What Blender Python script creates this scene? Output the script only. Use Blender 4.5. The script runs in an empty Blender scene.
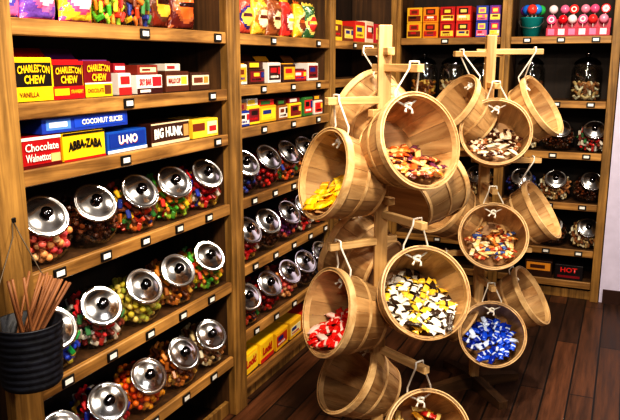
import bpy, bmesh, math, random
from mathutils import Vector, Matrix, Euler
random.seed(7)
SC = bpy.context.scene
COL = SC.collection
def lin(c):
    return tuple((x/255/12.92 if x/255<=0.04045 else ((x/255+0.055)/1.055)**2.4) for x in c)+(1,)

# ------------------------------------------------------------ materials
MATS={}
def nt(name):
    m=bpy.data.materials.new(name); m.use_nodes=True
    t=m.node_tree; b=t.nodes['Principled BSDF']
    return m,t,b
def plain(c,rough=.5,metal=0,name='paint',spec=None):
    k=(tuple(c),rough,metal)
    if k in MATS: return MATS[k]
    m,t,b=nt(name)
    tc=t.nodes.new('ShaderNodeTexCoord'); n=t.nodes.new('ShaderNodeTexNoise'); n.inputs['Scale'].default_value=14
    t.links.new(tc.outputs['Object'],n.inputs['Vector'])
    mx=t.nodes.new('ShaderNodeMix'); mx.data_type='RGBA'
    L=lin(c); mx.inputs['A'].default_value=tuple(x*.82 for x in L[:3])+(1,); mx.inputs['B'].default_value=tuple(min(1,x*1.1) for x in L[:3])+(1,)
    t.links.new(n.outputs['Fac'],mx.inputs['Factor']); t.links.new(mx.outputs['Result'],b.inputs['Base Color'])
    b.inputs['Roughness'].default_value=rough; b.inputs['Metallic'].default_value=metal
    MATS[k]=m; return m
def foil(c,c2=None):
    k=(tuple(c),tuple(c2) if c2 else None,'foil')
    if k in MATS: return MATS[k]
    m,t,b=nt('printed_film')
    tc=t.nodes.new('ShaderNodeTexCoord'); n=t.nodes.new('ShaderNodeTexNoise'); n.inputs['Scale'].default_value=34; n.inputs['Detail'].default_value=3
    v=t.nodes.new('ShaderNodeTexNoise'); v.inputs['Scale'].default_value=22; v.inputs['Detail'].default_value=1; v.inputs['Distortion'].default_value=.6
    t.links.new(tc.outputs['Object'],n.inputs['Vector']); t.links.new(tc.outputs['Object'],v.inputs['Vector'])
    r=t.nodes.new('ShaderNodeValToRGB'); r.color_ramp.interpolation='CONSTANT'; r.color_ramp.elements[0].color=lin(c); r.color_ramp.elements[1].color=lin(c2 or c); r.color_ramp.elements[1].position=.62
    t.links.new(v.outputs['Fac'],r.inputs[0]); t.links.new(r.outputs[0],b.inputs['Base Color'])
    bp=t.nodes.new('ShaderNodeBump'); bp.inputs['Strength'].default_value=.9; bp.inputs['Distance'].default_value=.009
    t.links.new(n.outputs['Fac'],bp.inputs['Height']); t.links.new(bp.outputs[0],b.inputs['Normal'])
    b.inputs['Roughness'].default_value=.16; MATS[k]=m; return m
def wood(name,c1,c2,rough=.5,axis=2,scale=1.0,island=0.0,worn=0.0,bump=.2):
    m,t,b=nt(name)
    tc=t.nodes.new('ShaderNodeTexCoord'); mp=t.nodes.new('ShaderNodeMapping')
    s=[30*scale]*3; s[axis]=1.6*scale; mp.inputs['Scale'].default_value=s
    n=t.nodes.new('ShaderNodeTexNoise'); n.inputs['Scale'].default_value=1; n.inputs['Detail'].default_value=7; n.inputs['Distortion'].default_value=.8; n.inputs['Roughness'].default_value=.62
    oi=t.nodes.new('ShaderNodeObjectInfo'); ad=t.nodes.new('ShaderNodeVectorMath'); ad.operation='ADD'
    sc=t.nodes.new('ShaderNodeMath'); sc.operation='MULTIPLY'; sc.inputs[1].default_value=9
    t.links.new(oi.outputs['Random'],sc.inputs[0])
    t.links.new(tc.outputs['Object'],ad.inputs[0]); t.links.new(sc.outputs[0],ad.inputs[1])
    t.links.new(ad.outputs[0],mp.inputs['Vector']); t.links.new(mp.outputs[0],n.inputs['Vector'])
    r=t.nodes.new('ShaderNodeValToRGB'); r.color_ramp.elements[0].position=.34; r.color_ramp.elements[1].position=.66
    r.color_ramp.elements[0].color=lin(c1); r.color_ramp.elements[1].color=lin(c2)
    t.links.new(n.outputs['Fac'],r.inputs['Fac'])
    out=r.outputs['Color']
    if worn:
        n2=t.nodes.new('ShaderNodeTexNoise'); n2.inputs['Scale'].default_value=5; n2.inputs['Detail'].default_value=4
        t.links.new(ad.outputs[0],n2.inputs['Vector'])
        mr=t.nodes.new('ShaderNodeMapRange'); mr.inputs['From Min'].default_value=.35; mr.inputs['From Max'].default_value=.65
        mr.inputs['To Min'].default_value=1-worn; mr.inputs['To Max'].default_value=1.1
        t.links.new(n2.outputs['Fac'],mr.inputs['Value'])
        vm=t.nodes.new('ShaderNodeVectorMath'); vm.operation='SCALE'
        t.links.new(out,vm.inputs[0]); t.links.new(mr.outputs[0],vm.inputs['Scale']); out=vm.outputs[0]
    if island:
        g=t.nodes.new('ShaderNodeNewGeometry'); mr=t.nodes.new('ShaderNodeMapRange')
        mr.inputs['To Min'].default_value=1-island; mr.inputs['To Max'].default_value=1.14
        t.links.new(g.outputs['Random Per Island'],mr.inputs['Value'])
        vm=t.nodes.new('ShaderNodeVectorMath'); vm.operation='SCALE'
        t.links.new(out,vm.inputs[0]); t.links.new(mr.outputs[0],vm.inputs['Scale']); out=vm.outputs[0]
    t.links.new(out,b.inputs['Base Color']); b.inputs['Roughness'].default_value=rough
    bp=t.nodes.new('ShaderNodeBump'); bp.inputs['Strength'].default_value=bump; bp.inputs['Distance'].default_value=.004
    t.links.new(n.outputs['Fac'],bp.inputs['Height']); t.links.new(bp.outputs[0],b.inputs['Normal'])
    return m
def palette(name,cols,mode='island',rough=.35):
    m,t,b=nt(name)
    if mode=='island':
        g=t.nodes.new('ShaderNodeNewGeometry'); src=g.outputs['Random Per Island']
    else:
        g=t.nodes.new('ShaderNodeObjectInfo'); src=g.outputs['Random']
    r=t.nodes.new('ShaderNodeValToRGB'); r.color_ramp.interpolation='CONSTANT'
    e=r.color_ramp.elements
    while len(e)<len(cols): e.new(.5)
    for i,c in enumerate(cols):
        e[i].position=i/len(cols)
    for i,c in enumerate(cols): e[i].color=lin(c)
    t.links.new(src,r.inputs['Fac'])
    out=r.outputs['Color']
    if mode!='island':
        tc=t.nodes.new('ShaderNodeTexCoord'); sx=t.nodes.new('ShaderNodeSeparateXYZ'); ab=t.nodes.new('ShaderNodeMath'); ab.operation='ABSOLUTE'
        t.links.new(tc.outputs['Object'],sx.inputs[0]); t.links.new(sx.outputs['X'],ab.inputs[0])
        lt=t.nodes.new('ShaderNodeMath'); lt.operation='LESS_THAN'; lt.inputs[1].default_value=.0045
        t.links.new(ab.outputs[0],lt.inputs[0])
        mx=t.nodes.new('ShaderNodeMix'); mx.data_type='RGBA'
        t.links.new(lt.outputs[0],mx.inputs['Factor']); t.links.new(out,mx.inputs['A']); mx.inputs['B'].default_value=lin(cols[-1])
        out=mx.outputs['Result']
        nn=t.nodes.new('ShaderNodeTexNoise'); nn.inputs['Scale'].default_value=110
        bp=t.nodes.new('ShaderNodeBump'); bp.inputs['Strength'].default_value=.8; bp.inputs['Distance'].default_value=.004
        t.links.new(tc.outputs['Object'],nn.inputs['Vector']); t.links.new(nn.outputs['Fac'],bp.inputs['Height']); t.links.new(bp.outputs[0],b.inputs['Normal'])
    t.links.new(out,b.inputs['Base Color']); b.inputs['Roughness'].default_value=rough
    return m
def glass_mat(name='thin_glass',lo=.04,hi=.55,tint=(.96,.98,.97,1)):
    m=bpy.data.materials.new(name); m.use_nodes=True; t=m.node_tree
    for n in list(t.nodes): t.nodes.remove(n)
    o=t.nodes.new('ShaderNodeOutputMaterial'); mx=t.nodes.new('ShaderNodeMixShader')
    tr=t.nodes.new('ShaderNodeBsdfTransparent'); tr.inputs[0].default_value=tint
    gl=t.nodes.new('ShaderNodeBsdfGlossy'); gl.inputs['Roughness'].default_value=.05
    fr=t.nodes.new('ShaderNodeLayerWeight'); fr.inputs['Blend'].default_value=.2
    mr=t.nodes.new('ShaderNodeMapRange'); mr.inputs['To Min'].default_value=lo; mr.inputs['To Max'].default_value=hi
    t.links.new(fr.outputs['Facing'],mr.inputs['Value']); t.links.new(mr.outputs[0],mx.inputs[0])
    t.links.new(tr.outputs[0],mx.inputs[1]); t.links.new(gl.outputs[0],mx.inputs[2]); t.links.new(mx.outputs[0],o.inputs[0])
    return m
GLASS=glass_mat()
GLASS2=glass_mat('apothecary_glass',.14,.9,(.85,.9,.9,1))
CHROME=plain((232,232,236),.13,1.0,'chrome')
CHROME2=plain((90,88,92),.10,1.0,'dark_chrome')
SHELFWOOD=wood('shelf_wood_lip',(112,77,37),(194,147,84),.45,axis=0,worn=.35)
POSTWOOD=wood('shelf_wood_post',(104,75,35),(178,136,74),.5,axis=2,worn=.35)
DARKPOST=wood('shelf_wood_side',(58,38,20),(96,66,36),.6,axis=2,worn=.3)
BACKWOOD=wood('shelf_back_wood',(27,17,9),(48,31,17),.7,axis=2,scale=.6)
BASKET=wood('basket_wood',(168,124,76),(226,186,132),.5,axis=2,island=.46,bump=.06,scale=.7)
HOOP=wood('hoop_wood',(184,144,94),(234,200,148),.5,axis=0,scale=.4,bump=.05)
POLE=wood('pole_wood',(178,140,88),(224,188,134),.5,axis=2,worn=.15,bump=.08)
FOOTW_SHADED=wood('foot_wood_shaded',(54,37,22),(90,64,40),.5,axis=0)  # shade at the base of the stand put into the foot colour
ROPE=plain((240,234,220),.85,0,'cotton_rope')
BLACK=plain((18,17,18),.4); WHITE=plain((240,238,232),.5)

# ------------------------------------------------------------ mesh helpers
def mk(name,me,parent=None,mats=(),loc=None,rot=None,smooth=False):
    o=bpy.data.objects.new(name,me); COL.objects.link(o)
    if loc is not None: o.location=loc
    if rot is not None: o.rotation_euler=rot
    if parent: o.parent=parent
    return o
def tag(o,label,cat,group=None,kind=None):
    o['label']=label
    if cat: o['category']=cat
    if group: o['group']=group
    if kind: o['kind']=kind
    return o
def empty(name,loc,rz=0):
    o=bpy.data.objects.new(name,None); o.empty_display_size=.05; COL.objects.link(o); o.location=loc; o.rotation_euler=(0,0,rz); return o
class MB:
    def __init__(s): s.v=[];s.f=[];s.mi=[]
    def add(s,v,f,mi=0):
        b=len(s.v); s.v+= [tuple(x) for x in v]; s.f+=[tuple(i+b for i in q) for q in f]; s.mi+=[mi]*len(f)
    def box(s,x0,y0,z0,x1,y1,z1,mi=0,bev=0):
        bm=bmesh.new(); bmesh.ops.create_cube(bm,size=1)
        for v in bm.verts: v.co=Vector(((x0+x1)/2+v.co.x*(x1-x0),(y0+y1)/2+v.co.y*(y1-y0),(z0+z1)/2+v.co.z*(z1-z0)))
        if bev: bmesh.ops.bevel(bm,geom=bm.edges[:],offset=bev,segments=1,affect='EDGES')
        bm.verts.index_update()
        s.add([v.co.copy() for v in bm.verts],[[v.index for v in f.verts] for f in bm.faces],mi); bm.free()
    def revolve(s,prof,seg=24,mi=0,M=None,closed=False):
        v=[];f=[]
        for r,z in prof:
            for i in range(seg):
                a=2*math.pi*i/seg; v.append(Vector((r*math.cos(a),r*math.sin(a),z)))
        n=len(prof)
        rng=range(n) if closed else range(n-1)
        for j in rng:
            k=(j+1)%n
            for i in range(seg):
                i2=(i+1)%seg
                f.append((j*seg+i,j*seg+i2,k*seg+i2,k*seg+i))
        if M: v=[M@x for x in v]
        s.add(v,f,mi)
    def tube(s,pts,rad,seg=6,mi=0,cap=True):
        pts=[Vector(p) for p in pts]; v=[];f=[]
        up=None
        for i,p in enumerate(pts):
            t=(pts[min(i+1,len(pts)-1)]-pts[max(i-1,0)]).normalized()
            if up is None:
                up=Vector((0,0,1)) if abs(t.z)<.9 else Vector((1,0,0))
            x=t.cross(up).normalized(); up=x.cross(t).normalized()
            r=rad[i] if isinstance(rad,(list,tuple)) else rad
            for k in range(seg):
                a=2*math.pi*k/seg; v.append(p+x*math.cos(a)*r+up*math.sin(a)*r)
        for i in range(len(pts)-1):
            for k in range(seg):
                k2=(k+1)%seg; f.append((i*seg+k,i*seg+k2,(i+1)*seg+k2,(i+1)*seg+k))
        if cap:
            f.append(tuple(range(seg))[::-1]); f.append(tuple((len(pts)-1)*seg+k for k in range(seg)))
        s.add(v,f,mi)
    def mesh(s,name='mesh'):
        me=bpy.data.meshes.new(name); me.from_pydata(s.v,[],s.f); me.update()
        return me
    def obj(s,name,mats,parent=None,loc=None,rot=None,smooth=False):
        me=s.mesh(name)
        for m in mats: me.materials.append(m)
        for p,i in zip(me.polygons,s.mi): p.material_index=i; p.use_smooth=smooth
        bm=bmesh.new(); bm.from_mesh(me); bmesh.ops.recalc_face_normals(bm,faces=bm.faces); bm.to_mesh(me); bm.free()
        return mk(name,me,parent,(),loc,rot)
def copy_tree(root,loc=None,rot=None):
    n=root.copy(); COL.objects.link(n)
    if loc is not None: n.location=loc
    if rot is not None: n.rotation_euler=rot
    def rec(src,dst):
        for c in src.children:
            k=c.copy(); k.parent=dst; COL.objects.link(k); rec(c,k)
    rec(root,n); return n
def lettering(txt,x0,z0,x1,z1,y,mat,parent,arch=0.0,bold=.016,shadow=None):
    def build(dx,dz,yy,mt,nm):
        cu=bpy.data.curves.new('t','FONT'); cu.body=txt; cu.size=1; cu.resolution_u=2; cu.offset=bold
        o=bpy.data.objects.new('t',cu); COL.objects.link(o)
        dg=bpy.context.evaluated_depsgraph_get()
        me=bpy.data.meshes.new_from_object(o.evaluated_get(dg)); bpy.data.objects.remove(o)
        xs=[v.co.x for v in me.vertices]; ys=[v.co.y for v in me.vertices]
        a,b,c,d=min(xs),max(xs),min(ys),max(ys)
        for v in me.vertices:
            u=(v.co.x-a)/(b-a); w=(v.co.y-c)/(d-c)
            H=(z1-z0)
            zz=z0+w*H*(1-abs(arch))+ (arch*H*math.sin(math.pi*u) if arch>=0 else -arch*H*(1-math.sin(math.pi*u)))
            v.co=Vector((x0+u*(x1-x0)+dx, yy, zz+dz))
        me.materials.clear(); me.materials.append(mt)
        return mk(nm,me,parent)
    if shadow: build(.0022,-.0022,y,shadow,'lettering_shadow')
    return build(0,0,y-.0004,mat,'lettering')

R90=math.pi/2
# ------------------------------------------------------------ room
def struct(o): o['kind']='structure'; return o
def slab(name,x0,y0,z0,x1,y1,z1,mat):
    m=MB(); m.box(x0,y0,z0,x1,y1,z1); return struct(m.obj(name,[mat]))
fm,t,b=nt('floor_planks')
tc=t.nodes.new('ShaderNodeTexCoord'); mp=t.nodes.new('ShaderNodeMapping'); mp.inputs['Rotation'].default_value=(0,0,R90)
br=t.nodes.new('ShaderNodeTexBrick'); br.inputs['Scale'].default_value=1; br.inputs['Brick Width'].default_value=1.3; br.inputs['Row Height'].default_value=.11
br.inputs['Mortar Size'].default_value=.004; br.inputs['Color1'].default_value=lin((108,68,42)); br.inputs['Color2'].default_value=lin((58,36,23)); br.inputs['Mortar'].default_value=lin((12,7,5))
t.links.new(tc.outputs['Object'],mp.inputs[0]); t.links.new(mp.outputs[0],br.inputs[0])
n=t.nodes.new('ShaderNodeTexNoise'); mp2=t.nodes.new('ShaderNodeMapping'); mp2.inputs['Scale'].default_value=(34,2.2,1); n.inputs['Detail'].default_value=8; n.inputs['Roughness'].default_value=.7
t.links.new(tc.outputs['Object'],mp2.inputs[0]); t.links.new(mp2.outputs[0],n.inputs['Vector']); n.inputs['Scale'].default_value=1
mx=t.nodes.new('ShaderNodeMix'); mx.data_type='RGBA'; mx.blend_type='MULTIPLY'; mx.inputs['Factor'].default_value=.9
t.links.new(br.outputs['Color'],mx.inputs['A'])
rr=t.nodes.new('ShaderNodeValToRGB'); rr.color_ramp.elements[0].position=.35; rr.color_ramp.elements[0].color=(.25,.25,.25,1); rr.color_ramp.elements[1].position=.65; rr.color_ramp.elements[1].color=(1.2,1.2,1.2,1)
t.links.new(n.outputs['Fac'],rr.inputs[0]); t.links.new(rr.outputs[0],mx.inputs['B'])
t.links.new(mx.outputs['Result'],b.inputs['Base Color'])
mrr=t.nodes.new('ShaderNodeMapRange'); mrr.inputs['To Min'].default_value=.3; mrr.inputs['To Max'].default_value=.65
t.links.new(n.outputs['Fac'],mrr.inputs['Value']); t.links.new(mrr.outputs[0],b.inputs['Roughness'])
bp=t.nodes.new('ShaderNodeBump'); bp.inputs['Strength'].default_value=.4; bp.inputs['Distance'].default_value=.003
t.links.new(br.outputs['Fac'],bp.inputs['Height']); bp.invert=True; t.links.new(bp.outputs[0],b.inputs['Normal'])
WALLW=plain((216,208,230),.7,0,'white_wall')
WALLD=plain((62,46,35),.8,0,'brown_wall')
WALLL=plain((150,142,136),.8,0,'taupe_wall')
WX=1.395
slab('floor',-.5,-2.2,-.1,3.4,5.2,0,fm)
slab('wall_left',-.5,-2.2,0,-.36,5.2,2.8,WALLD)
slab('wall_back',-.36,5.0,0,WX,5.2,2.8,WALLD)
slab('wall_rear_return',WX,4.68,0,3.4,5.2,2.8,WALLW)
slab('wall_right',3.4,-2.2,0,3.5,5.2,2.8,WALLL)
slab('wall_front',-.5,-2.3,0,3.5,-2.2,2.8,WALLL)
slab('ceiling',-.5,-2.2,2.8,3.4,5.2,2.9,plain((112,104,95),.8))
slab('baseboard_back',WX+.02,4.665,0,3.38,4.68,.09,plain((60,34,22),.5))

# ------------------------------------------------------------ shelf units (local: width X, front y=0, depth +Y)
LIP=.045
def shelf_unit(loc,rz,w,heights,pl,pr,label,labels_at,H=2.35,depth=.33):
    root=empty('shelf_unit',loc,rz); tag(root,label,'shelf unit','wall shelving')
    def part(name,x0,y0,z0,x1,y1,z1,mat,bev=.002):
        m=MB(); cx,cy,cz=(x0+x1)/2,(y0+y1)/2,(z0+z1)/2
        m.box(x0-cx,y0-cy,z0-cz,x1-cx,y1-cy,z1-cz,0,bev); return m.obj(name,[mat],root,(cx,cy,cz))
    part('post',0,-.006,0,pl,.03,H,POSTWOOD)
    part('post',w-pr,-.006,0,w,.03,H,POSTWOOD)
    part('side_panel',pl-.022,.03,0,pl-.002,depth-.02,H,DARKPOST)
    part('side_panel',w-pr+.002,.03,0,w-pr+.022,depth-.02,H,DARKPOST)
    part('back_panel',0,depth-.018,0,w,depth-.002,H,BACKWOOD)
    part('kick_board',pl,.03,0,w-pr,.05,.06,POSTWOOD)
    for i,h in enumerate(heights):
        m=MB(); X0,X1=pl,w-pr; cx=(X0+X1)/2; hw=(X1-X0)/2-.0015
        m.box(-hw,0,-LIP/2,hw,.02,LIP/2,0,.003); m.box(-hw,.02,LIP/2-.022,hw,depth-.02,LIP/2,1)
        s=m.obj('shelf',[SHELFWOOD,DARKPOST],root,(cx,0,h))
        for lx in labels_at[i] if i<len(labels_at) else []:
            q=MB(); q.box(-.024,-.006,-.015,.024,-.0005,.015,0,.001); q.box(-.016,-.0072,-.008,.016,-.006,.008,1)
            q.obj('label_holder',[BLACK,WHITE],s,(lx-hw-.0,0,0))
    return root
H1=[1.608,1.389,1.21,.923,.588,.254]
H2=[1.608,1.40,1.225,.923,.625,.32,.095]
HB=[1.648,1.257,.936,.612,.31,.10]
YA,YB,YC,YD=1.27,2.49,3.53,4.62
jl=[.1,.3,.5,.7,.9]
shelf_unit((0,YA,0),R90,YB-YA-.001,H1,.1,.05,'honey-coloured wooden wall shelving with black label holders',
   [[.55,1.0],[.45,.95],[.42,.98],jl,jl,jl])
shelf_unit((0,YB,0),R90,YC-YB-.001,H2,.05,.035,'honey-coloured wooden wall shelving with candy boxes and jars',
   [[.3,.8],[.2,.5,.8],[.2,.5,.8],jl,jl,jl,[]])
shelf_unit((0,YC,0),R90,YD-YC+.04,H2,.035,.03,'wooden wall shelving running into the corner',
   [[.3,.8],[.3,.8],[.5],jl,jl,jl,[]])
shelf_unit((.0,4.665,0),0,.72,HB,.03,.03,'wooden shelving on the end wall beside the corner',[[.3],[.3],[.3],[.3],[.3],[]])
shelf_unit((.72,4.665,0),0,WX-.725,HB,.03,.05,'wooden shelving on the end wall next to the white wall',
   [[.1,.3,.5]]*5+[[]])
def top(h): return h+LIP/2

# ------------------------------------------------------------ jars
JS=1.10
TILT=50
def make_jar():
    root=empty('candy_jar',(0,-60,0))
    Rr=.096; ax=Matrix.Rotation(math.radians(TILT),4,'X')
    cz=.076
    m=MB(); mouth=.056
    a0=math.asin(mouth/Rr)
    prof=[(mouth+.003,Rr*math.cos(a0)+.008),(mouth-.001,Rr*math.cos(a0)+.005),(mouth-.001,Rr*math.cos(a0)+.002)]
    N=14
    for i in range(N+1):
        a=a0+(math.pi-a0-.02)*i/N; prof.append((Rr*math.sin(a)*1.0,Rr*math.cos(a)))
    m.revolve(prof,32,0,ax)
    m.v=[(x*JS,y*.98*JS,(max(z,-cz)+cz)*JS) for x,y,z in m.v]
    m.obj('glass_body',[GLASS],root,smooth=True)
    L=MB(); base=Rr*math.cos(a0)+.006
    # rolled rim, flat annulus, step, nearly flat centre
    L.revolve([(.0001,.0),(mouth+.003,0),(mouth+.0062,.0014),(mouth+.0072,.0040),(mouth+.0062,.0066),(mouth+.003,.0076),(mouth-.001,.0066),(mouth-.004,.0064),(mouth-.014,.0090),(.032,.0118),(.022,.0134),(.012,.0142),(.0001,.0144)],40)
    L.v=[(x*JS,y*JS,z*JS) for x,y,z in L.v]
    lid=L.obj('lid',[CHROME],root,smooth=True)
    lid.matrix_local=Matrix.Translation((0,0,cz*JS))@ax@Matrix.Translation((0,0,base*JS))
    K=MB(); K.revolve([(.0001,.0),(.008,0),(.007,.005),(.014,.008),(.0175,.013),(.013,.018),(.0001,.0195)],20)
    K.obj('knob',[CHROME2],lid,(0,0,.0142*JS),smooth=True)
    return root
def content_mesh(kind,shape='jar',n=190,seed=1):
    rnd=random.Random(seed); pts=[]; tries=0
    dmin={'ball':.021,'chunk':.022,'bit':.0175}[kind]
    axv=Vector((0,-math.sin(math.radians(TILT)),math.cos(math.radians(TILT))))
    while len(pts)<n and tries<12000:
        tries+=1
        if shape=='jar':
            p=Vector((rnd.uniform(-.095,.095),rnd.uniform(-.094,.094),rnd.uniform(.012,.165)))
            q=Vector((p.x,p.y,p.z-.0835))
            if q.length>.0925: continue
            if q.dot(axv)>.066: continue
            if p.z>.145-.010*math.cos(p.x*30)+p.y*.2: continue
        else:
            p=Vector((rnd.uniform(-.06,.06),rnd.uniform(-.06,.06),rnd.uniform(.014,.105)))
            if Vector((p.x,p.y)).length>.060: continue
        if all((p-q).length>dmin for q in pts): pts.append(p)
    m=MB()
    for p in pts:
        bm=bmesh.new()
        if kind=='ball': bmesh.ops.create_icosphere(bm,subdivisions=2,radius=.0118)
        elif kind=='bit': bmesh.ops.create_icosphere(bm,subdivisions=1,radius=.0100)
        else:
            bmesh.ops.create_cube(bm,size=1)
            for v in bm.verts: v.co=Vector((v.co.x*.032,v.co.y*.016,v.co.z*.012))
            bmesh.ops.bevel(bm,geom=bm.edges[:],offset=.003,segments=1,affect='EDGES')
        R=Euler((rnd.uniform(0,6),rnd.uniform(0,6),rnd.uniform(0,6))).to_matrix()
        bm.verts.index_update()
        m.add([R@v.co+p for v in bm.verts],[[v.index for v in f.verts] for f in bm.faces]); bm.free()
    me=m.mesh('candy_pieces_'+kind)
    for p in me.polygons: p.use_smooth=(kind=='ball')
    return me
CM={(k,s):content_mesh(k,s,220,i+3) for i,(k,s) in enumerate([('ball','jar'),('chunk','jar'),('bit','jar'),('ball','cyl'),('chunk','cyl')])}
PAL={
'pink':('ball',[(250,125,110),(255,180,115),(240,95,100),(255,210,155)],'pink and peach round candies'),
'brown':('bit',[(84,44,24),(116,62,32),(60,32,18)],'dark chocolate drops'),
'multi':('chunk',[(230,84,50),(240,190,50),(70,140,70),(56,70,150),(225,130,50),(130,70,40)],'mixed wrapped candies'),
'green':('chunk',[(90,180,64),(250,220,60),(235,74,60),(180,220,74),(245,150,60)],'green and yellow wrapped candies'),
'red':('ball',[(170,24,24),(210,40,30),(140,18,22),(100,30,30)],'dark red round candies'),
'blueyel':('chunk',[(34,90,220),(255,225,40),(44,170,90),(34,56,170),(255,240,100),(44,80,200)],'blue and yellow wrapped candies'),
'redwhite':('chunk',[(230,56,56),(245,238,228),(80,140,90),(230,218,200),(140,70,56)],'red and white wrapped mints'),
'lime':('ball',[(225,205,76),(185,185,76),(245,220,126)],'yellow-green sour balls'),
'amber':('chunk',[(235,150,56),(245,195,100),(185,112,50),(130,74,42)],'amber caramels'),
'dark':('ball',[(32,32,52),(50,66,150),(96,32,60),(26,26,34)],'dark blue gum balls'),
'orange':('ball',[(250,130,34),(250,175,44),(235,90,34)],'orange gum balls'),
'tan':('chunk',[(235,205,150),(200,142,90),(248,235,205),(150,96,60)],'tan and cream wrapped candies'),
'purple':('bit',[(120,44,110),(170,72,130),(80,32,80),(210,100,70)],'purple berry drops'),
'mixred':('chunk',[(235,40,50),(242,232,222),(52,70,180),(235,195,80),(170,32,42)],'red, white and blue wrapped candies'),
}
PM={k:palette('candy_colours_'+k,v[1]) for k,v in PAL.items()}
CMM={}
def cmesh(pal,shape):
    k=PAL[pal][0]
    if shape=='cyl' and k=='bit': k='ball'
    key=(pal,shape)
    if key not in CMM:
        me=CM[(k,shape)].copy(); me.materials.clear(); me.materials.append(PM[pal]); CMM[key]=me
    return CMM[key]
JAR=make_jar()
jar_used=[False]
def put_jar(loc,rz,pal,group):
    rz=rz+random.uniform(-.1,.1)
    if not jar_used[0]:
        j=JAR; j.location=loc; j.rotation_euler=(0,0,rz); jar_used[0]=True
    else: j=copy_tree(JAR,loc,(0,0,rz))
    tag(j,'round glass jar, chrome lid, holding '+PAL[pal][2],'jar',group)
    c=mk('candy_filling',cmesh(pal,'jar'),None,(),(loc[0],loc[1],loc[2]+.001),(0,0,rz))
    tag(c,PAL[pal][2]+' inside a glass jar','candy',None,'stuff')
GJ='tilted glass jars on the wall shelves'
rows=[(H1[3],['pink','brown','multi','green','mixred']),(H1[4],['blueyel','redwhite','lime','amber','green']),(H1[5],['dark','mixred','orange','amber','tan'])]
for h,ps in rows:
    for i,p in enumerate(ps):
        put_jar((-.092,1.485+i*.2115,top(h)+.001),R90-.34,p,GJ)
rows2=[(H2[3],['dark','red','multi','amber','tan']),(H2[4],['mixred','brown','purple','redwhite','multi']),(H2[5],['multi','red','pink','brown','dark'])]
for h,ps in rows2:
    for i,p in enumerate(ps):
        put_jar((-.092,YB+.155+i*.206,top(h)+.001),R90-.34,p,GJ)
for h,ps in [(H2[3],['amber','multi','tan','red']),(H2[4],['tan','brown','pink','dark']),(H2[5],['red','lime','purple','tan'])]:
    for i,p in enumerate(ps):
        put_jar((-.105,YC+.15+i*.213,top(h)+.001),R90-.3,p,GJ)
GE='tilted glass jars on the end wall shelves'
for h,ps in [(HB[2],['tan','brown','redwhite']),(HB[3],['dark','tan','brown']),(HB[4],['purple','brown','tan'])]:
    for i,p in enumerate(ps):
        put_jar((.86+i*.212-.004,4.665+.11,top(h)+.001),.12,p,GE)
for h,ps in [(HB[2],['multi','tan','amber']),(HB[3],['red','brown','tan'])]:
    for i,p in enumerate(ps):
        put_jar((.145+i*.213,4.665+.11,top(h)+.001),.1,p,GE)
def make_apo():
    root=empty('apothecary_jar',(0,-61,0))
    m=MB(); m.revolve([(.0001,.002),(.084,.002),(.091,.008),(.091,.185),(.082,.203),(.074,.21),(.079,.218)],28)
    m.obj('glass_body',[GLASS2],root,smooth=True)
    L=MB(); L.revolve([(.080,.0),(.081,.006),(.072,.020),(.047,.038),(.016,.046),(.011,.053),(.020,.062),(.020,.070),(.012,.079),(.0001,.081)],28)
    L.obj('lid',[CHROME2],root,(0,0,.218),smooth=True)
    return root
APO=make_apo(); first=True
def put_apo(loc,pal):
    global first
    if first: j=APO; j.location=loc; first=False
    else: j=copy_tree(APO,loc)
    tag(j,'large clear glass jar, knobbed lid, of '+PAL[pal][2],'jar','large straight glass jars on the upper shelves')
    c=mk('candy_filling',cmesh(pal,'cyl'),None,(),loc); c.scale=(1.18,1.18,1.0); tag(c,PAL[pal][2]+' inside a glass jar','candy',None,'stuff')
for x,p in [(.17,'amber'),(.37,'tan'),(.57,'brown'),(.87,'brown'),(1.21,'tan')]:
    put_apo((x,4.665+.11,top(HB[1])+.001),p)
for y,p in [(3.70,'tan'),(3.91,'amber'),(4.12,'red'),(4.33,'brown')]:
    j=copy_tree(APO,(-.12,y,top(H2[2])+.001)); j.scale=(.5,.5,.5)
    tag(j,'small clear glass jar, knobbed lid, of '+PAL[p][2],'jar','small straight glass jars in the corner bay')
    c=mk('candy_filling',cmesh(p,'cyl'),None,(),(-.12,y,top(H2[2])+.001)); c.scale=(.56,.56,.7); tag(c,PAL[p][2]+' inside a glass jar','candy',None,'stuff')

# ------------------------------------------------------------ cartons
jr=random.Random(11)
def carton(loc,rz,w,h,d,col,label,panels=(),texts=(),group=None,flap=None):
    mats=[plain(col,.35)]; m=MB()
    m.box(0,0,0,w,d,h*.985,0,.0015)
    m.box(.001,.004,h*.985,w-.001,d-.002,h,0)
    m.box(.004,-.0008,h*.90,w-.004,0,h*.905,0)
    if flap:
        pm=plain(flap,.35)
        if pm not in mats: mats.append(pm)
        k=mats.index(pm)
        v=[(0,d-.03,h),(w,d-.03,h),(w,d+.002,h+.038),(0,d+.002,h+.038),(0,d-.027,h),(w,d-.027,h),(w,d+.005,h+.038),(0,d+.005,h+.038)]
        m.add(v,[(0,1,2,3),(7,6,5,4),(0,4,5,1),(1,5,6,2),(2,6,7,3),(3,7,4,0)],k)
        m.box(.006,.01,h,w-.006,d-.03,h+.004,k)
    yf=-.0012
    for (a,b_,c,e,pc) in panels:
        pm=plain(pc,.35)
        if pm not in mats: mats.append(pm)
        m.box(a*w,yf,b_*h,c*w,0,e*h,mats.index(pm)); yf-=.0004
    o=m.obj('candy_box',mats,None,loc,(0,0,rz)); tag(o,label,'box',group or 'candy boxes on the shelves')
    for tx in texts:
        (s,a,b_,c,e,tcx)=tx[:6]; k=tx[6] if len(tx)>6 else {}
        k=dict(k)
        if 'shadow' in k: k['shadow']=plain(k['shadow'],.4)
        lettering(s,a*w,b_*h,c*w,e*h,yf-.0004,plain(tcx,.4),o,**k)
    return o
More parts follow.
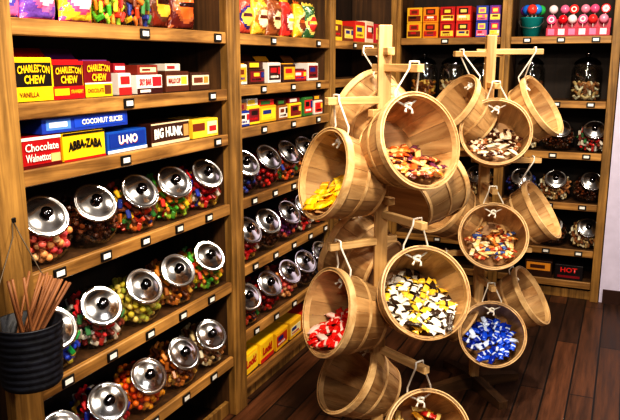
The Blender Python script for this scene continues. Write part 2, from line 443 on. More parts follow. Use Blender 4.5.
def wbox(y0,y1,zb,h,col,label,panels=(),texts=(),x=-.03,d=.16,**k):
    return carton((x,y0,zb+.001),R90+jr.uniform(-.02,.05),y1-y0-.006,h,d,col,label,panels,texts,**k)
arnd=random.Random(5)
def art(p,c):
    a,b_,c2,e,pc=p[0]
    ink=[(40,24,20),(190,30,36),(30,50,130),(245,240,225),(120,60,30),(240,200,60)]
    q=list(p); w=c2-a; h=e-b_
    i1,i2=arnd.sample(ink,2)
    if i1==pc: i1=(60,30,60)
    x0=a+w*arnd.uniform(.08,.25)
    q.append((x0,b_+h*.5,x0+w*arnd.uniform(.4,.6),b_+h*.85,i1))
    for k in range(5):
        u=a+w*(.12+.14*k); q.append((u,b_+h*.14,u+w*arnd.uniform(.06,.11),b_+h*.3,i2))
    if arnd.random()<.6: q.append((a+w*.78,b_+h*.4,a+w*.96,b_+h*.9,arnd.choice(ink)))
    return q
Y=(244,198,26); BLK=(25,20,20); RED=(195,22,28); WHT=(240,235,225)
z2=top(H1[1]); z3=top(H1[2]); z1=top(H1[0])
AR={'arch':.18,'bold':.03}; BO={'bold':.035}
wbox(1.385,1.532,z2,.118,Y,'yellow candy bar carton with black name panel',[(.04,.34,.96,.88,BLK)],[('CHARLESTON',.09,.62,.91,.84,Y,AR),('CHEW',.24,.4,.78,.6,Y,BO),('VANILLA',.1,.1,.6,.22,(100,40,20))],x=-.02)
wbox(1.537,1.672,z2,.108,Y,'open red and yellow candy bar carton',[(.0,.0,1,.34,RED),(.04,.34,.96,.9,(70,14,18)),(.0,.9,1,1,RED),(.04,.1,.5,.28,Y)],[('CHARLESTON',.09,.64,.91,.86,Y,AR),('CHEW',.24,.41,.78,.62,Y,BO),('STRAWBERRY',.54,.14,.95,.24,Y)],x=-.035,flap=RED)
wbox(1.68,1.815,z2,.108,(120,16,28),'open dark red candy bar carton with yellow lettering',[(0,0,1,.36,Y),(.0,.36,1,.4,WHT),(.7,.06,.95,.32,(110,60,30))],[('CHARLESTON',.08,.68,.92,.92,Y,AR),('CHEW',.24,.44,.78,.65,Y,BO),('CHOCOLATE',.06,.12,.66,.24,(110,20,30))],x=-.045,flap=(110,50,110))
wbox(1.83,1.90,z2,.07,(225,215,205),'small white and red candy carton',[(.0,.0,1,.35,(170,40,40)),(.15,.5,.85,.85,(170,40,40))],[],x=-.04)
wbox(1.835,1.90,z2+.071,.03,(150,30,40),'thin red candy carton lying on another box',[(.1,.3,.9,.7,WHT)],[],x=-.06)
wbox(1.91,2.06,z2,.062,(228,222,215),'white candy carton with red lettering',[(.0,.0,1,.3,(60,20,20)),(.6,.4,.95,.9,(190,40,50)),(.1,.08,.5,.22,WHT)],[('SKY BAR',.08,.46,.54,.82,(190,30,40),BO)],x=-.03)
wbox(1.93,2.045,z2+.063,.032,(130,50,36),'flat brown candy carton lying on a white box',[(.1,.25,.9,.75,(235,200,160)),(.2,.4,.6,.6,(120,30,30))],[],x=-.04)
wbox(2.07,2.225,z2,.072,(86,44,26),'brown candy carton with cream band',[(.04,.3,.94,.8,(230,215,195)),(.64,.36,.88,.74,(240,190,60))],[('MALLO CUP',.1,.42,.6,.68,(150,30,30),BO)],x=-.03)
wbox(2.10,2.2,z2+.073,.026,(215,205,190),'flat pale carton lying on a brown box',[(.1,.3,.6,.7,(160,40,40))],[],x=-.05)
wbox(2.235,2.38,z2,.066,(70,40,26),'dark candy carton with cream print',[(.06,.3,.94,.85,(225,205,180)),(.14,.42,.6,.72,(120,60,40)),(.66,.4,.88,.76,(190,140,60))],[],x=-.035)
wbox(1.385,1.535,z3,.084,(165,22,30),'deep red candy carton with white script',[(0,0,1,.1,(90,10,20)),(0,.9,1,1,(235,225,210)),(.72,.12,.96,.4,(220,180,120))],[('Chocolate',.08,.54,.92,.8,WHT),('Walnettos',.08,.2,.7,.46,WHT)],x=-.015)
wbox(1.54,1.725,z3,.082,(248,204,34),'bright yellow candy carton with black lettering',[(.0,.0,1,.08,(180,30,30)),(.0,.92,1,1,BLK)],[('ABBA-ZABA',.1,.34,.9,.76,BLK,{'arch':.2,'bold':.05})],x=-.015)
wbox(1.47,1.84,z3+.086,.048,(34,66,165),'long blue candy carton lying across two boxes',[(.04,.2,.3,.8,(90,140,220)),(.34,.2,.96,.8,(36,80,190)),(.07,.35,.26,.65,(235,230,220))],[('COCONUT SLICES',.42,.34,.92,.68,(240,232,210),BO)],x=-.02,d=.14)
wbox(1.735,1.95,z3,.068,(26,82,165),'blue candy carton with white lettering',[(.0,.0,1,.14,(235,235,235)),(.05,.25,.95,.9,(20,60,150))],[('U-NO',.26,.36,.74,.8,WHT,{'bold':.05,'shadow':(190,30,40)})],x=-.02)
wbox(1.96,2.205,z3,.076,(66,34,22),'dark brown candy carton with white lettering',[(0,0,1,.14,(225,205,170)),(.0,.93,1,1,(225,205,170)),(.84,.24,.97,.8,(200,150,90))],[('BIG HUNK',.06,.28,.8,.8,(250,248,240),{'bold':.05,'arch':.1})],x=-.02)
wbox(2.215,2.395,z3,.07,(240,200,60),'yellow candy carton with a brown stripe',[(0,.4,.45,.8,(120,50,20)),(.55,.15,.95,.85,(250,240,180)),(.62,.3,.9,.6,(190,40,40))],[],x=-.02)
z22=top(H2[1]); z23=top(H2[2])
crnd=random.Random(21)
INK=[(70,36,24),(225,215,205),(60,34,30),(226,218,210),(30,60,150),(206,50,44),(240,205,50),(230,170,44),(60,120,60),(130,30,40),(150,96,50)]
NMN={INK[0]:'brown',INK[1]:'off-white',INK[2]:'dark brown',INK[3]:'white',INK[4]:'blue',INK[5]:'red',INK[6]:'yellow',INK[7]:'golden',INK[8]:'green',INK[9]:'maroon',INK[10]:'tan'}
def fill_row(z,hmin,hmax,cols,lim):
    u=.06; i=0
    while u<.93:
        w_=crnd.uniform(.11,.17)
        if u+w_>.975: w_=.975-u
        if w_<.06: break
        c=cols[i%len(cols)]; p=crnd.choice([k for k in INK if k!=c]); h=crnd.uniform(hmin,hmax)
        x=-.02-crnd.uniform(0,.02)
        fl=crnd.choice(INK) if (h<lim-.045 and crnd.random()<.5) else None
        wbox(YB+u,YB+u+w_,z,h,c,NMN[c]+' candy carton with '+NMN[p]+' printed panel',art([(.06,.15,.94,.85,p)],c),[],x=x,flap=fl)
        if fl is None and h<lim-.04:
            c2=crnd.choice(INK); p2=crnd.choice([k for k in INK if k!=c2])
            wbox(YB+u+.006,YB+u+w_-.006,z+h+.001,crnd.uniform(.024,.032),c2,'flat '+NMN[c2]+' carton stacked on another box',[(.08,.2,.7,.8,p2)],[],x=x-.008)
        u+=w_+.006; i+=1
fill_row(z22,.055,.10,[INK[1],INK[0],INK[3],INK[2],INK[9],INK[3],INK[4],INK[5],INK[10]],.15)
fill_row(z23,.062,.10,[INK[4],INK[6],INK[7],INK[10],INK[6],INK[8],INK[1]],.125)
z27=top(H2[6])
LK={'bold':.05}
spec=[(.07,.22,.10,(245,200,40),[(.05,.2,.95,.85,(250,215,60))],'yellow candy carton with red lettering',[('Look!',.14,.32,.86,.74,(195,24,28),LK)]),
(.23,.38,.10,(245,200,40),[(.0,.0,1,.2,(200,34,34))],'yellow candy carton with red base stripe',[('Look!',.14,.34,.86,.76,(195,24,28),LK)]),
(.39,.54,.09,(240,190,40),[(.05,.2,.9,.8,(200,60,34))],'yellow candy carton with red panel',[]),
(.55,.70,.09,(235,185,50),[(.05,.2,.9,.7,(245,230,180))],'golden candy carton with cream panel',[]),
(.71,.87,.085,(200,60,40),[(.05,.2,.9,.7,(240,195,60))],'red candy carton with golden panel',[])]
for a,b_,h,c,p,l,tx in spec: wbox(YB+a,YB+b_,z27,h,c,l,p if tx else art(p,c),tx,x=-.02)
z31=top(H2[0])
for i,(a,w_,h,c,p) in enumerate([(.08,.17,.11,(230,190,50),(110,50,30)),(.27,.16,.085,(110,56,30),(235,205,120)),(.45,.17,.12,(200,50,40),(240,210,60)),(.64,.16,.13,(235,215,190),(200,50,40)),(.82,.15,.12,(190,40,60),(240,220,120))]):
    wbox(YC+a,YC+a+w_,z31,h,c,'candy carton with printed front panel near the corner',art([(.08,.2,.92,.8,p)],c),[],x=-.04)
zb1=top(HB[0])
def bbox(x0,x1,zb,h,col,label,panels=(),texts=(),y=4.70,d=.16): return carton((x0,y,zb+.001),0,x1-x0-.003,h,d,col,label,panels,texts)
for x0,x1,c,p,q in [(.06,.165,(228,180,50),(120,50,25),(200,60,40)),(.17,.275,(230,150,40),(190,50,30),(90,40,20)),(.285,.385,(190,40,40),(240,210,80),(120,20,20)),(.39,.49,(200,50,40),(240,205,110),(40,30,30)),(.52,.60,(60,70,160),(230,120,150),(240,220,90)),(.605,.68,(110,60,150),(240,220,100),(220,70,90))]:
    for j in range(2):
        bbox(x0,x1,zb1+j*.099,.098,c,'small upright printed candy carton stacked two high',art([(.08,.1,.92,.45,p)],c)+[(.2,.52,.8,.88,q),(.3,.6,.7,.8,p)],[])
zb6=top(HB[5])
bbox(.925,1.10,zb6,.11,(60,36,22),'dark brown candy carton with golden orange label',[(.06,.4,.94,.88,(215,145,50)),(.2,.52,.74,.74,(80,40,24))],[],y=4.68)
bbox(1.115,1.29,zb6,.10,(26,18,20),'black candy carton with red lettering',[(.1,.14,.9,.3,(130,24,32))],[('HOT',.2,.5,.8,.84,(215,44,38),BO)],y=4.68)
bbox(.2,.4,zb6,.1,(130,40,30),'dark red candy carton on the lowest shelf',art([(.1,.2,.9,.8,(220,190,120))],0),[],y=4.68)

# ------------------------------------------------------------ candy bags and tubs on the top shelves
def bag(loc,rz,w,h,c1,c2,c3,c4,label,thick=.046):
    m=MB(); nx,nz=20,24
    rnd=random.Random(int(loc[1]*1000)+3); v=[]
    for side in (-1,1):
        ph=[rnd.uniform(0,6) for _ in range(4)]
        for j in range(nz+1):
            for i in range(nx+1):
                u=i/nx; t_=j/nz
                th=thick*(math.sin(math.pi*u)**.55)*(max(0,math.sin(math.pi*(t_*.94+.05)))**.6 if t_<.93 else 0)
                th*=1+.10*math.sin(u*9+ph[0]+t_*5)+.10*math.sin(t_*14+ph[1]-u*6)+.06*math.sin(u*23+t_*17+ph[2])
                if j in(0,nz) : th=.001
                wx=(u-.5)*w*(1-.14*math.sin(math.pi*t_)+.06*(t_>.93))
                v.append((wx,side*th+.05,t_*h+(.004*math.sin(u*20) if j==nz else 0)))
    S=(nx+1)*(nz+1)
    for s in (0,1):
        for j in range(nz):
            for i in range(nx):
                a=s*S+j*(nx+1)+i; q=(a,a+1,a+nx+2,a+nx+1)
                m.f.append(q if s==0 else q[::-1])
                t_=(j+.5)/nz; u=(i+.5)/nx; d2=((u-.5)/.44)**2+((t_-.42)/.28)**2
                mi=0
                if t_<.06 or t_>.9: mi=1
                elif s==0 and abs(t_-.46)<.035 and .22<u<.78: mi=1
                elif s==0 and d2<.6: mi=2
                elif s==0 and d2<1: mi=3
                m.mi.append(mi)
    for j in range(nz):
        for i in (0,nx):
            a=j*(nx+1)+i; m.f.append((a,a+nx+1,a+nx+1+S,a+S)); m.mi.append(0)
    m.v=v
    o=m.obj('candy_bag',[foil(c1,c4),foil(c2),plain(c3,.22),foil(c4)],None,loc,(0,0,rz),smooth=True)
    tag(o,label,'bag','candy bags on the top shelf'); return o
bg=[(1.43,(225,110,165),(110,60,150),(240,232,240),(100,90,190),'pink candy bag with pale printed oval'),
(1.57,(120,80,170),(225,80,150),(240,232,240),(235,110,160),'violet and pink crinkled candy bag'),
(1.72,(240,190,60),(205,50,110),(245,232,235),(235,90,140),'yellow candy bag with pink logo panel'),
(2.13,(120,44,26),(60,26,20),(225,170,60),(100,60,40),'glossy brown bag with golden panel'),
(2.27,(96,34,26),(50,24,20),(230,110,50),(160,90,50),'glossy brown and orange candy bag')]
for y,a,b_,c,d,l in bg: bag((-.05,y,z1+.001),R90+random.uniform(-.2,.2),.15,.20,a,b_,c,d,l)
def tub_round(y,pal):
    root=empty('candy_tub',(-.10,y,z1+.001)); tag(root,'clear plastic tub, dark lid, of '+PAL[pal][2],'tub','clear lidded tubs on the top shelf')
    m=MB(); m.revolve([(.0001,.001),(.06,.001),(.066,.006),(.066,.13),(.062,.138),(.062,.145)],28); m.obj('tub_body',[GLASS],root,smooth=True)
    m=MB(); m.revolve([(.0001,.0),(.066,.0),(.067,.003),(.067,.022),(.063,.025),(.0001,.025)],28); m.obj('lid',[plain((40,28,26),.35)],root,(0,0,.145))
    c=mk('candy_filling',cmesh(pal,'cyl'),None,(),(-.10,y,z1+.001)); c.scale=(.86,.86,1.18); tag(c,PAL[pal][2]+' inside a clear tub','candy',None,'stuff')
tub_round(1.86,'green'); tub_round(2.0,'multi')
bg=[(.11,(50,30,80),(170,130,60),(210,200,200),(180,60,80)),(.25,(200,80,60),(90,46,60),(235,205,90),(60,50,120)),(.39,(220,170,60),(110,50,30),(235,220,180),(190,110,40)),(.53,(140,80,44),(90,40,26),(225,200,150),(110,60,36)),(.67,(200,56,46),(225,180,60),(230,220,190),(140,40,40)),(.81,(225,170,50),(190,96,40),(120,60,30),(235,215,145)),(.94,(60,100,60),(210,180,80),(200,60,50),(230,210,120))]
for a_,a,b_,c,d in bg: bag((-.05,YB+a_,z1+.001),R90+random.uniform(-.25,.25),.135,.18,a,b_,c,d,'brightly printed candy bag standing on the shelf')

# ------------------------------------------------------------ lollipops and buckets
def revo(name,prof,mat,parent,loc=None,seg=24,smooth=True):
    m=MB(); m.revolve(prof,seg); return m.obj(name,[mat],parent,loc,smooth=smooth)
bx,by,bz=.86,4.665+.10,zb1+.001
bk=empty('tin_bucket',(bx,by,bz)); tag(bk,'small teal tin bucket filled with lollipops','bucket')
revo('bucket_body',[(.0001,0),(.050,0),(.068,.110),(.072,.113),(.072,.118),(.066,.118),(.049,.004),(.0001,.004)],plain((24,140,140),.35),bk)
m=MB(); m.tube([(-.069,0,.11),(-.075,-.03,.09),(-.055,-.07,.06),(0,-.085,.05),(.055,-.07,.06),(.075,-.03,.09),(.069,0,.11)],.0022,6); m.obj('handle',[plain((170,170,170),.3,.8)],bk,smooth=True)
def lolly(loc,rot,flat,col,col2,label,L=.12,r=.02):
    root=empty('lollipop',loc); root.rotation_euler=rot
    m=MB(); m.tube([(0,0,0),(0,0,L)],.0022,6); m.obj('stick',[WHITE],root,smooth=True)
    m=MB()
    MM=Matrix.Translation((0,0,L+r*.8))
    if flat:
        MM=MM@Matrix.Rotation(R90,4,'X')
        m.revolve([(.0001,-.006),(r*.8,-.006),(r,-.003),(r,.003),(r*.8,.006),(.0001,.006)],20,0,MM)
        m.revolve([(r*.35,-.0072),(r*.6,-.0072),(r*.6,.0072),(r*.35,.0072)],20,1,MM,closed=True)
    else:
        m.revolve([(.0001,-r)]+[(r*math.sin(a*math.pi/8),-r*math.cos(a*math.pi/8)) for a in range(1,8)]+[(.0001,r)],16,0,MM)
    m.obj('candy_head',[plain(col,.2),plain(col2,.3)],root,smooth=not flat); tag(root,label,'lollipop','lollipops on the end wall shelf')
for i,(dx,dy,c) in enumerate([(-.02,.0,(40,110,200)),(.018,-.01,(60,140,220)),(.0,.02,(245,200,60)),(-.03,.022,(150,60,160)),(.03,.02,(60,170,90)),(.002,-.025,(230,70,60))]):
    lolly((bx+dx*.6,by+dy*.6,bz+.006),(-dy*6,dx*6,0),False,c,WHT,'round wrapped lollipop standing in a teal bucket',r=.032,L=.135)
rk=empty('lollipop_rack',(.955,4.70,zb1+.001)); tag(rk,'stepped red and pink display box holding upright lollipops','display box')
m=MB(); m.box(0,0,0,.37,.05,.05,0,.002); m.box(0,.05,0,.37,.12,.105,0,.002)
for k_ in range(6): m.box(.012+k_*.06,-.001,.008,.05+k_*.06,0,.044,1 if k_%2 else 2)
m.obj('box_body',[plain((176,44,70),.4),plain((235,215,220),.4),plain((230,120,160),.4)],rk)
for j in range(2):
    for i in range(6):
        c=[(235,100,145),(222,34,46),(245,225,228),(235,120,160),(225,60,60),(240,150,175)][(i+j*2)%6]
        lolly((.985+i*.06+j*.004,4.725+j*.055,zb1+.052+j*.055),(random.uniform(-.08,.08),random.uniform(-.08,.08),random.uniform(-.3,.3)),(i+j)%3==0,c,WHT if c!=(245,225,228) else RED,'round pink, red or white lollipop standing in a display box',L=.028 if j==0 else .036,r=.028)

# ------------------------------------------------------------ hanging dark pail with sticks
px,py,pz=.115,1.235,.712
pl_=empty('hanging_pail',(px,py,pz)); tag(pl_,'dark ribbed metal pail hung beside a post, full of sticks','pail')
prof=[(.0001,0),(.070,0)]
for i in range(9):
    z=.005+i*.0175; r=.073+.009*i/8; prof+=[(r,z),(r+.0025,z+.004),(r+.0028,z+.010),(r,z+.0145)]
prof+=[(.085,.163),(.085,.166),(.080,.166),(.068,.005),(.0001,.005)]
revo('pail_body',prof,wood('dark_pail',(11,12,17),(30,33,44),.5,axis=0,scale=1.4),pl_,seg=32)
m=MB(); m.tube([(0,.083,.16),(-.02,.083,.26),(-.09,.085,.36),(-.112,.085,.40)],.0018,6); m.tube([(0,-.083,.16),(-.03,-.06,.25),(-.09,.06,.36),(-.112,.083,.40)],.0018,6)
m.obj('hanging_wire',[plain((90,76,60),.5,.3)],pl_,smooth=True)
m=MB(); m.box(-.118,.078,.392,-.106,.092,.406,0,.002); m.obj('hook',[BLACK],pl_)
sm=MB(); sm.tube([(0,0,0),(.0006,.0008,.08),(-.0004,.0,.16),(0,0,.25)],.0036,7)
smesh=None
for i in range(28):
    a=random.uniform(0,6.28); r=random.uniform(0,.05)
    dx,dy=r*math.cos(a),r*math.sin(a)
    tilt=(-.62+random.uniform(-.12,.25)-dy*.6, random.uniform(-.1,.3)+dx*1.0,0)
    if i%7==0: tilt=(random.uniform(.1,.3),.1,0)
    if smesh is None:
        o=sm.obj('candy_stick',[wood('stick_brown',(96,58,32),(150,100,60),.6)],None,smooth=True); smesh=o.data
    else: o=mk('candy_stick',smesh)
    o.location=(px+dx*.5-.005,py+dy*.3-.048 if tilt[0]<0 else py,pz+.05); o.rotation_euler=tilt
    tag(o,'thin brown candy stick leaning in a dark pail','candy stick','brown sticks in the pail')

# ------------------------------------------------------------ bushel baskets
BR,BB,BL=.146,.106,.180
NS=18
def basket_meshes():
    d={}
    m=MB()
    for s in range(NS):
        a0=2*math.pi*(s+.008)/NS; a1=2*math.pi*(s+.992)/NS; off=.0010*(s%2)
        v=[];f=[]
        rowsN=6; NA=4
        for j in range(rowsN+1):
            t_=j/rowsN; r=BR-.004+(BB-BR)*t_+.006*math.sin(math.pi*t_)-off; z=-BL*t_
            for k_ in range(NA+1):
                a=a0+(a1-a0)*k_/NA
                for rr_ in (r,r-.0035): v.append((rr_*math.cos(a),rr_*math.sin(a),z))
        W=2*(NA+1)
        for j in range(rowsN):
            for k_ in range(NA):
                A=j*W+k_*2; B=A+2; C=A+W; D=B+W
                f+=[(A,B,D,C),(A+1,C+1,D+1,B+1)]
            A=j*W; f.append((A,A+W,A+W+1,A+1)); A=j*W+2*NA; f.append((A,A+1,A+W+1,A+W))
        for k_ in range(NA):
            A=k_*2; f.append((A,A+1,A+3,A+2)); A=rowsN*W+k_*2; f.append((A,A+2,A+3,A+1))
        m.add(v,f)
    d['body']=(m,[BASKET])
    h=MB()
    def ring(ri,ro,z0,z1): h.revolve([(ri,z0),(ro,z0+.001),(ro,z1-.001),(ri,z1)],48,0,None,True)
    ring(BR-.003,BR+.0012,-.022,.0022); ring(BR-.0115,BR-.0085,-.020,.0012)
    d['hoop']=(h,[HOOP])
    h2=MB(); rm=lambda t_: BR-.004+(BB-BR)*t_+.006*math.sin(math.pi*t_)
    r=rm(.5); h2.revolve([(r-.001,-.084),(r+.0022,-.084),(r+.0014,-.094),(r-.002,-.094)],48,0,None,True)
    r=rm(.95); h2.revolve([(r-.001,-.166),(r+.0026,-.166),(r+.001,-.177),(r-.002,-.177)],48,0,None,True)
    d['band']=(h2,[HOOP])
    b=MB()
    b.revolve([(.0001,-BL+.012),(BB-.003,-BL+.012),(BB-.003,-BL+.004),(.0001,-BL+.004)],30)
    d['bottom']=(b,[wood('basket_bottom_wood',(146,106,64),(194,154,106),.6,axis=0,scale=.7,bump=.05)])
    return d
BM={}
for k_,(m,ms) in basket_meshes().items():
    o=m.obj('tmp',ms); BM[k_]=o.data; bpy.data.objects.remove(o)
def basket(stand_loc,yaw,off,z,n,barz,desc,group,roll=0):
    S=Matrix.Rotation(yaw,4,'Z')
    n=(S.to_3x3()@Vector(n)).normalized(); o=S@Vector((off[0],off[1],0))
    c=Vector(stand_loc)+Vector((o.x,o.y,z))
    s=Vector((0,0,1)).cross(n).normalized(); u=n.cross(s).normalized()
    M=Matrix(((s.x,u.x,n.x,c.x),(s.y,u.y,n.y,c.y),(s.z,u.z,n.z,c.z),(0,0,0,1)))
    root=empty('basket',(0,0,0)); root.matrix_world=M@Matrix.Translation((0,0,-BL))
    tag(root,desc,'basket',group)
    T=Matrix.Translation((0,0,BL))
    R_=Matrix.Rotation(random.uniform(0,6),4,'Z')
    for nm,k_ in (('stave_body','body'),('rim_hoop','hoop'),('band','band'),('bottom','bottom')):
        p=mk(nm,BM[k_],root); p.matrix_local=T@(R_ if k_=='body' else Matrix())
    hd=Vector((o.x,o.y,0)).normalized(); ra=Vector((c.x,c.y,0))-Vector((stand_loc[0],stand_loc[1],0))
    tp=Vector(stand_loc)+Vector((0,0,barz+.019))+hd*(ra.length*.78)
    Mi=(M@Matrix.Translation((0,0,-BL))).inverted()
    e1=c+u*(BR+.003)+s*.04-n*.03; e2=c+u*(BR+.003)-s*.04-n*.03
    k1=c+u*(BR-.03)+s*.012-n*.036
    sd=Vector((-hd.y,hd.x,0))*.017
    if sd.dot(s)<0: sd=-sd
    path=[k1, c+u*(BR-.018)+s*.036-n*.034, c+u*(BR-.004)+s*.042-n*.03, e1+Vector((0,0,.008)), tp+sd-Vector((0,0,.02)), tp+sd*.9, tp, tp-sd*.9, tp-sd-Vector((0,0,.02)), e2+Vector((0,0,.008)), c+u*(BR-.004)-s*.042-n*.03, c+u*(BR-.018)-s*.036-n*.034, k1-s*.024]
    m=MB(); m.tube([Mi@p for p in path],.0034,6)
    kc=c+u*(BR-.034)-n*.034
    loop=[kc+s*.010*math.cos(t)+u*.008*math.sin(t)+n*(.006*math.sin(2*t)+.003) for t in [i*.7 for i in range(16)]]
    m.tube([Mi@p for p in loop],.0048,6)
    m.tube([Mi@p for p in [kc, kc-u*.013+s*.01+n*.006, kc-u*.026+s*.006+n*.008]],[.003,.003,.005],6)
    m.tube([Mi@p for p in [kc, kc-u*.012-s*.014+n*.006, kc-u*.02-s*.02+n*.01]],[.003,.003,.005],6)
    m.obj('rope_handle',[ROPE],root,smooth=True)
    return M
def stand(loc,yaw,H,arms,label):
    root=empty('basket_stand',loc,yaw); tag(root,label,'display stand','wooden basket stands')
    m=MB(); m.box(-.021,-.021,-H/2,.021,.021,H/2,0,.003); m.obj('pole',[POLE],root,(0,0,H/2+.02))
    for (dx,dy,z,L) in arms:
        a=math.atan2(dy,dx); q=MB(); q.box(-.012,-.012,-(L+.06)/2,.012,.012,(L+.06)/2,0,.002)
        o=q.obj('arm',[POLE],root); l=(L+.06)/2-.06
        o.matrix_local=Matrix.Translation((math.cos(a)*l,math.sin(a)*l,z))@Matrix.Rotation(a,4,'Z')@Matrix.Rotation(R90,4,'Y')
    for i in range(4):
        a=.35+i*R90; q=MB(); Lf=.22
        q.add([(0,-.022,0),(Lf,-.022,0),(Lf,-.022,.035),(.02,-.022,.06),(0,-.022,.06),(0,.022,0),(Lf,.022,0),(Lf,.022,.035),(.02,.022,.06),(0,.022,.06)],
              [(0,1,2,3,4),(9,8,7,6,5),(0,5,6,1),(1,6,7,2),(2,7,8,3),(3,8,9,4),(4,9,5,0)])
        q.obj('foot',[FOOTW_SHADED],root,(0.021*math.cos(a),.021*math.sin(a),0),(0,0,a))
def wrap_mesh(L=.026,w=.009,h=.006,tw=.6):
    m=MB(); seg=10; secs=[(-L,w*1.15,.0006),(-L*.84,w*.85,.0008),(-L*.72,w*tw,h*.35),(-L*.6,w*.9,h*.85),(-L*.3,w,h),(L*.3,w,h),(L*.6,w*.9,h*.85),(L*.72,w*tw,h*.35),(L*.84,w*.85,.0008),(L,w*1.15,.0006)]
    v=[];f=[]
    for x,a,b_ in secs:
        for k_ in range(seg):
            t_=2*math.pi*(k_+.5)/seg; cs=math.cos(t_); sn=math.sin(t_)
            v.append((x,a*math.copysign(abs(cs)**.6,cs),b_*math.copysign(abs(sn)**.6,sn)))
    for i in range(len(secs)-1):
        for k_ in range(seg):
            k2=(k_+1)%seg; f.append((i*seg+k_,i*seg+k2,(i+1)*seg+k2,(i+1)*seg+k_))
    f.append(tuple(range(seg))[::-1]); f.append(tuple((len(secs)-1)*seg+k_ for k_ in range(seg)))
    m.add(v,f); return m
def fill(M,name,label,cols,n,extra_n,shape,group,slope=.6,extra=.014):
    mat=palette(name+'_wrappers',cols,'object',.2)
    mat2=palette(name+'_wrappers_heap',cols,'island',.22)
    wm=wrap_mesh(*shape)
    o0=wm.obj('wrapped_candy',[mat],None,smooth=True); me=o0.data; bpy.data.objects.remove(o0)
    c=M.to_translation(); s=M.col[0].xyz; u=M.col[1].xyz; nn=M.col[2].xyz
    nh=Vector((nn.x,nn.y,0)).normalized()
    low=c-u*(BR-.012)
    pts=[];tries=0; rnd=random.Random(len(label)*7+n)
    dm=shape[0]*.72
    while len(pts)<n+extra_n and tries<60000:
        tries+=1
        if tries%9000==0: dm*=.88
        k_=rnd.uniform(.0,BL-.03); R=BR-.02+(BB-BR)*k_/BL-shape[0]*.35
        x=rnd.uniform(-R,R); y=rnd.uniform(-R,R)
        if math.hypot(x,y)>R: continue
        p=c+s*x+u*y-nn*k_
        back=-(p-low).dot(nh)
        surf=low.z+.018+extra+slope*max(0,back)
        if p.z>surf or p.z<surf-.018: continue
        if all((p-q).length>dm for q in pts): pts.append(p)
    sn=(Vector((0,0,1))+nh*slope).normalized()
    q0=sn.to_track_quat('Z','X')
    pts.sort(key=lambda p: -(p-low).dot(sn))
    heap=MB()
    for i,p in enumerate(pts):
        q=q0@Euler((rnd.uniform(-.35,.35),rnd.uniform(-.3,.3),rnd.uniform(0,6.28))).to_quaternion()
        if i<n:
            o=mk('wrapped_candy',me); o.location=p
            o.rotation_mode='QUATERNION'; o.rotation_quaternion=q
            tag(o,label,'candy',group)
        else:
            heap.add([q@Vector(v)+(p-c) for v in wm.v],wm.f)
    if heap.v:
        o=heap.obj('wrapped_candy_heap',[mat2],None,tuple(c),smooth=True)
        tag(o,'more of the same wrapped candy under the top pieces','candy',None,'stuff')
PSI=math.radians(24.1)
T1=(.745,2.149,0); T2=(.896,3.148,0)
G1='baskets hanging on the near wooden stand'; G2='baskets hanging on the far wooden stand'
b1=[
 ((.092,-.20),1.294,(.46,-.76,.30),1.50,('caramel','small caramel in orange, purple and brown wrapper',[(215,100,38),(100,48,74),(220,130,54),(86,44,34),(200,96,44),(150,74,46),(228,180,120)],40,22,(.026,.010,.0048)),.34,.012),
 ((-.196,-.10),1.18,(-.85,-.44,.27),1.40,('yellowbar','flat candy in shiny yellow wrapper',[(250,205,20),(245,180,15),(252,218,50),(240,160,20),(250,200,30),(250,225,90)],34,18,(.026,.014,.005,.85)),.5,.012),
 ((.123,-.20),.827,(.22,-.84,.44),1.03,('honey','slim candy in white, yellow and black wrapper',[(240,235,220),(240,200,70),(235,230,215),(235,190,60),(240,235,225),(235,228,210),(60,44,34)],56,34,(.034,.0105,.005,.6)),.42,.010),
 ((-.184,-.10),.725,(-.85,-.44,.27),.94,('redtaffy','candy in glossy red wrapper',[(205,24,20),(225,36,28),(190,18,18),(215,30,24),(200,20,22),(240,200,190)],34,18,(.027,.013,.007,.6)),.45,.010),
 ((.15,-.20),.345,(.20,-.84,.50),.56,('gold','candy in gold and red wrapper',[(220,160,50),(190,50,40),(235,205,130)],20,14,(.026,.010,.005)),.5,.012),
 ((-.115,.03),.45,(-.72,-.30,.52),.66,None),
 ((-.11,.2),.88,(-.70,.50,.35),1.08,None),
 ((-.05,.2),1.36,(-.55,.6,.35),1.55,None),
 ((.20,.18),1.12,(.6,.6,.35),1.36,None)]
b2=[((-.014,-.21),1.238,(-.20,-.86,.42),1.42,('mocha','candy in brown and cream wrapper',[(90,50,30),(225,205,180),(70,36,24),(150,96,60),(60,34,24),(210,190,160)],36,16,(.024,.010,.005)),.4,.010),
 ((-.17,-.05),1.345,(-.72,-.25,.55),1.55,None),
 ((.24,-.02),1.335,(.62,-.45,.5),1.56,None),
 ((.27,-.02),.87,(.66,-.35,.5),1.09,None),
 ((.0,-.21),.794,(-.16,-.86,.45),.98,('cocoa','candy in orange, brown and blue wrapper',[(150,80,46),(200,130,60),(225,205,170),(90,50,36),(70,90,140),(170,76,46),(225,190,130)],36,16,(.024,.010,.005)),.40,.010),
 ((-.2,-.03),.90,(-.72,-.35,.5),1.12,None),
 ((.25,-.02),.466,(.66,-.35,.5),.68,None),
 ((.02,-.21),.35,(-.14,-.84,.5),.55,('bluemint','candy in blue foil wrapper with white print',[(18,50,160),(26,80,200),(14,36,120),(20,60,170),(22,66,190),(200,212,235)],36,22,(.025,.012,.007)),.46,.010),
 ((-.2,.0),.43,(-.7,.1,.5),.66,None)]
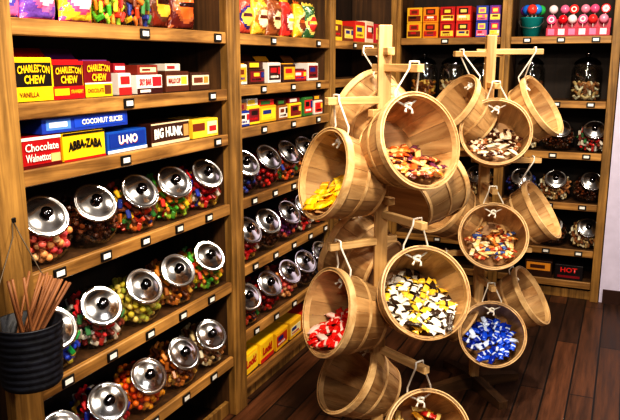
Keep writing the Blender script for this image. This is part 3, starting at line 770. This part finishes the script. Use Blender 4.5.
for T,bs,G,lab in ((T1,b1,G1,'tall natural wood stand with cross arms carrying rope-hung baskets'),(T2,b2,G2,'tall natural wood stand on a shade-darkened crossed foot, carrying baskets')):
    arms=[]
    for row in bs:
        off,z,n_,bz_,f_=row[:5]
        L=math.hypot(*off); arms.append((off[0],off[1],bz_,L*.78+.035))
        d='wood-stave basket tipped outward on rope'+(', holding wrapped candy' if f_ else ', showing its outer staves')
        M=basket(T,PSI,off,z,n_,bz_,d,G)
        if f_: fill(M,f_[0],f_[1],f_[2],f_[3],f_[4],f_[5],'wrapped candy in the hanging baskets',row[5],row[6])
    stand(T,PSI,1.61,arms,lab)

# ------------------------------------------------------------ lights
def area(loc,size,power,col,target):  # all out of view; some only added for fill and lid highlights
    l=bpy.data.lights.new('ceiling_and_fill_light','AREA'); l.shape='DISK'; l.size=size; l.energy=power; l.color=col
    o=bpy.data.objects.new('ceiling_and_fill_light',l); COL.objects.link(o); o.location=loc
    o.rotation_euler=(Vector(target)-Vector(loc)).to_track_quat('-Z','Y').to_euler(); return o
area((1.35,.75,2.7),.18,56,(1,.89,.73),(0.2,1.7,.9))
area((1.15,2.0,2.72),.14,24,(1,.87,.70),(0.4,2.3,.5))
area((1.4,3.3,2.72),.18,35,(1,.89,.73),(.8,3.9,.9))
area((2.9,1.5,2.3),.25,21,(1,.95,.89),(.6,2.4,1.0))  # added fill light from the right, not a ceiling fixture
area((1.5,-.5,2.6),.22,20,(1,.92,.83),(.5,2.,1.1))
area((2.9,-.6,2.3),.7,8,(.94,.97,1),(.2,2.0,.9))  # unseen soft light added like a shop window for lid reflections
w=bpy.data.worlds.new('World'); SC.world=w; w.use_nodes=True
w.node_tree.nodes['Background'].inputs[0].default_value=(1,.9,.8,1); w.node_tree.nodes['Background'].inputs[1].default_value=.01
# ------------------------------------------------------------ camera
cam=bpy.data.cameras.new('camera'); co=bpy.data.objects.new('camera',cam); COL.objects.link(co)
cam.sensor_width=36; cam.lens=40.65; co.location=(1.45,0,1.52); co.rotation_euler=(math.radians(78),0,PSI); cam.clip_start=.02
SC.camera=co
SC.view_settings.view_transform='Standard'
try: SC.view_settings.look='High Contrast'
except Exception as e: print(e)
SC.view_settings.exposure=.0
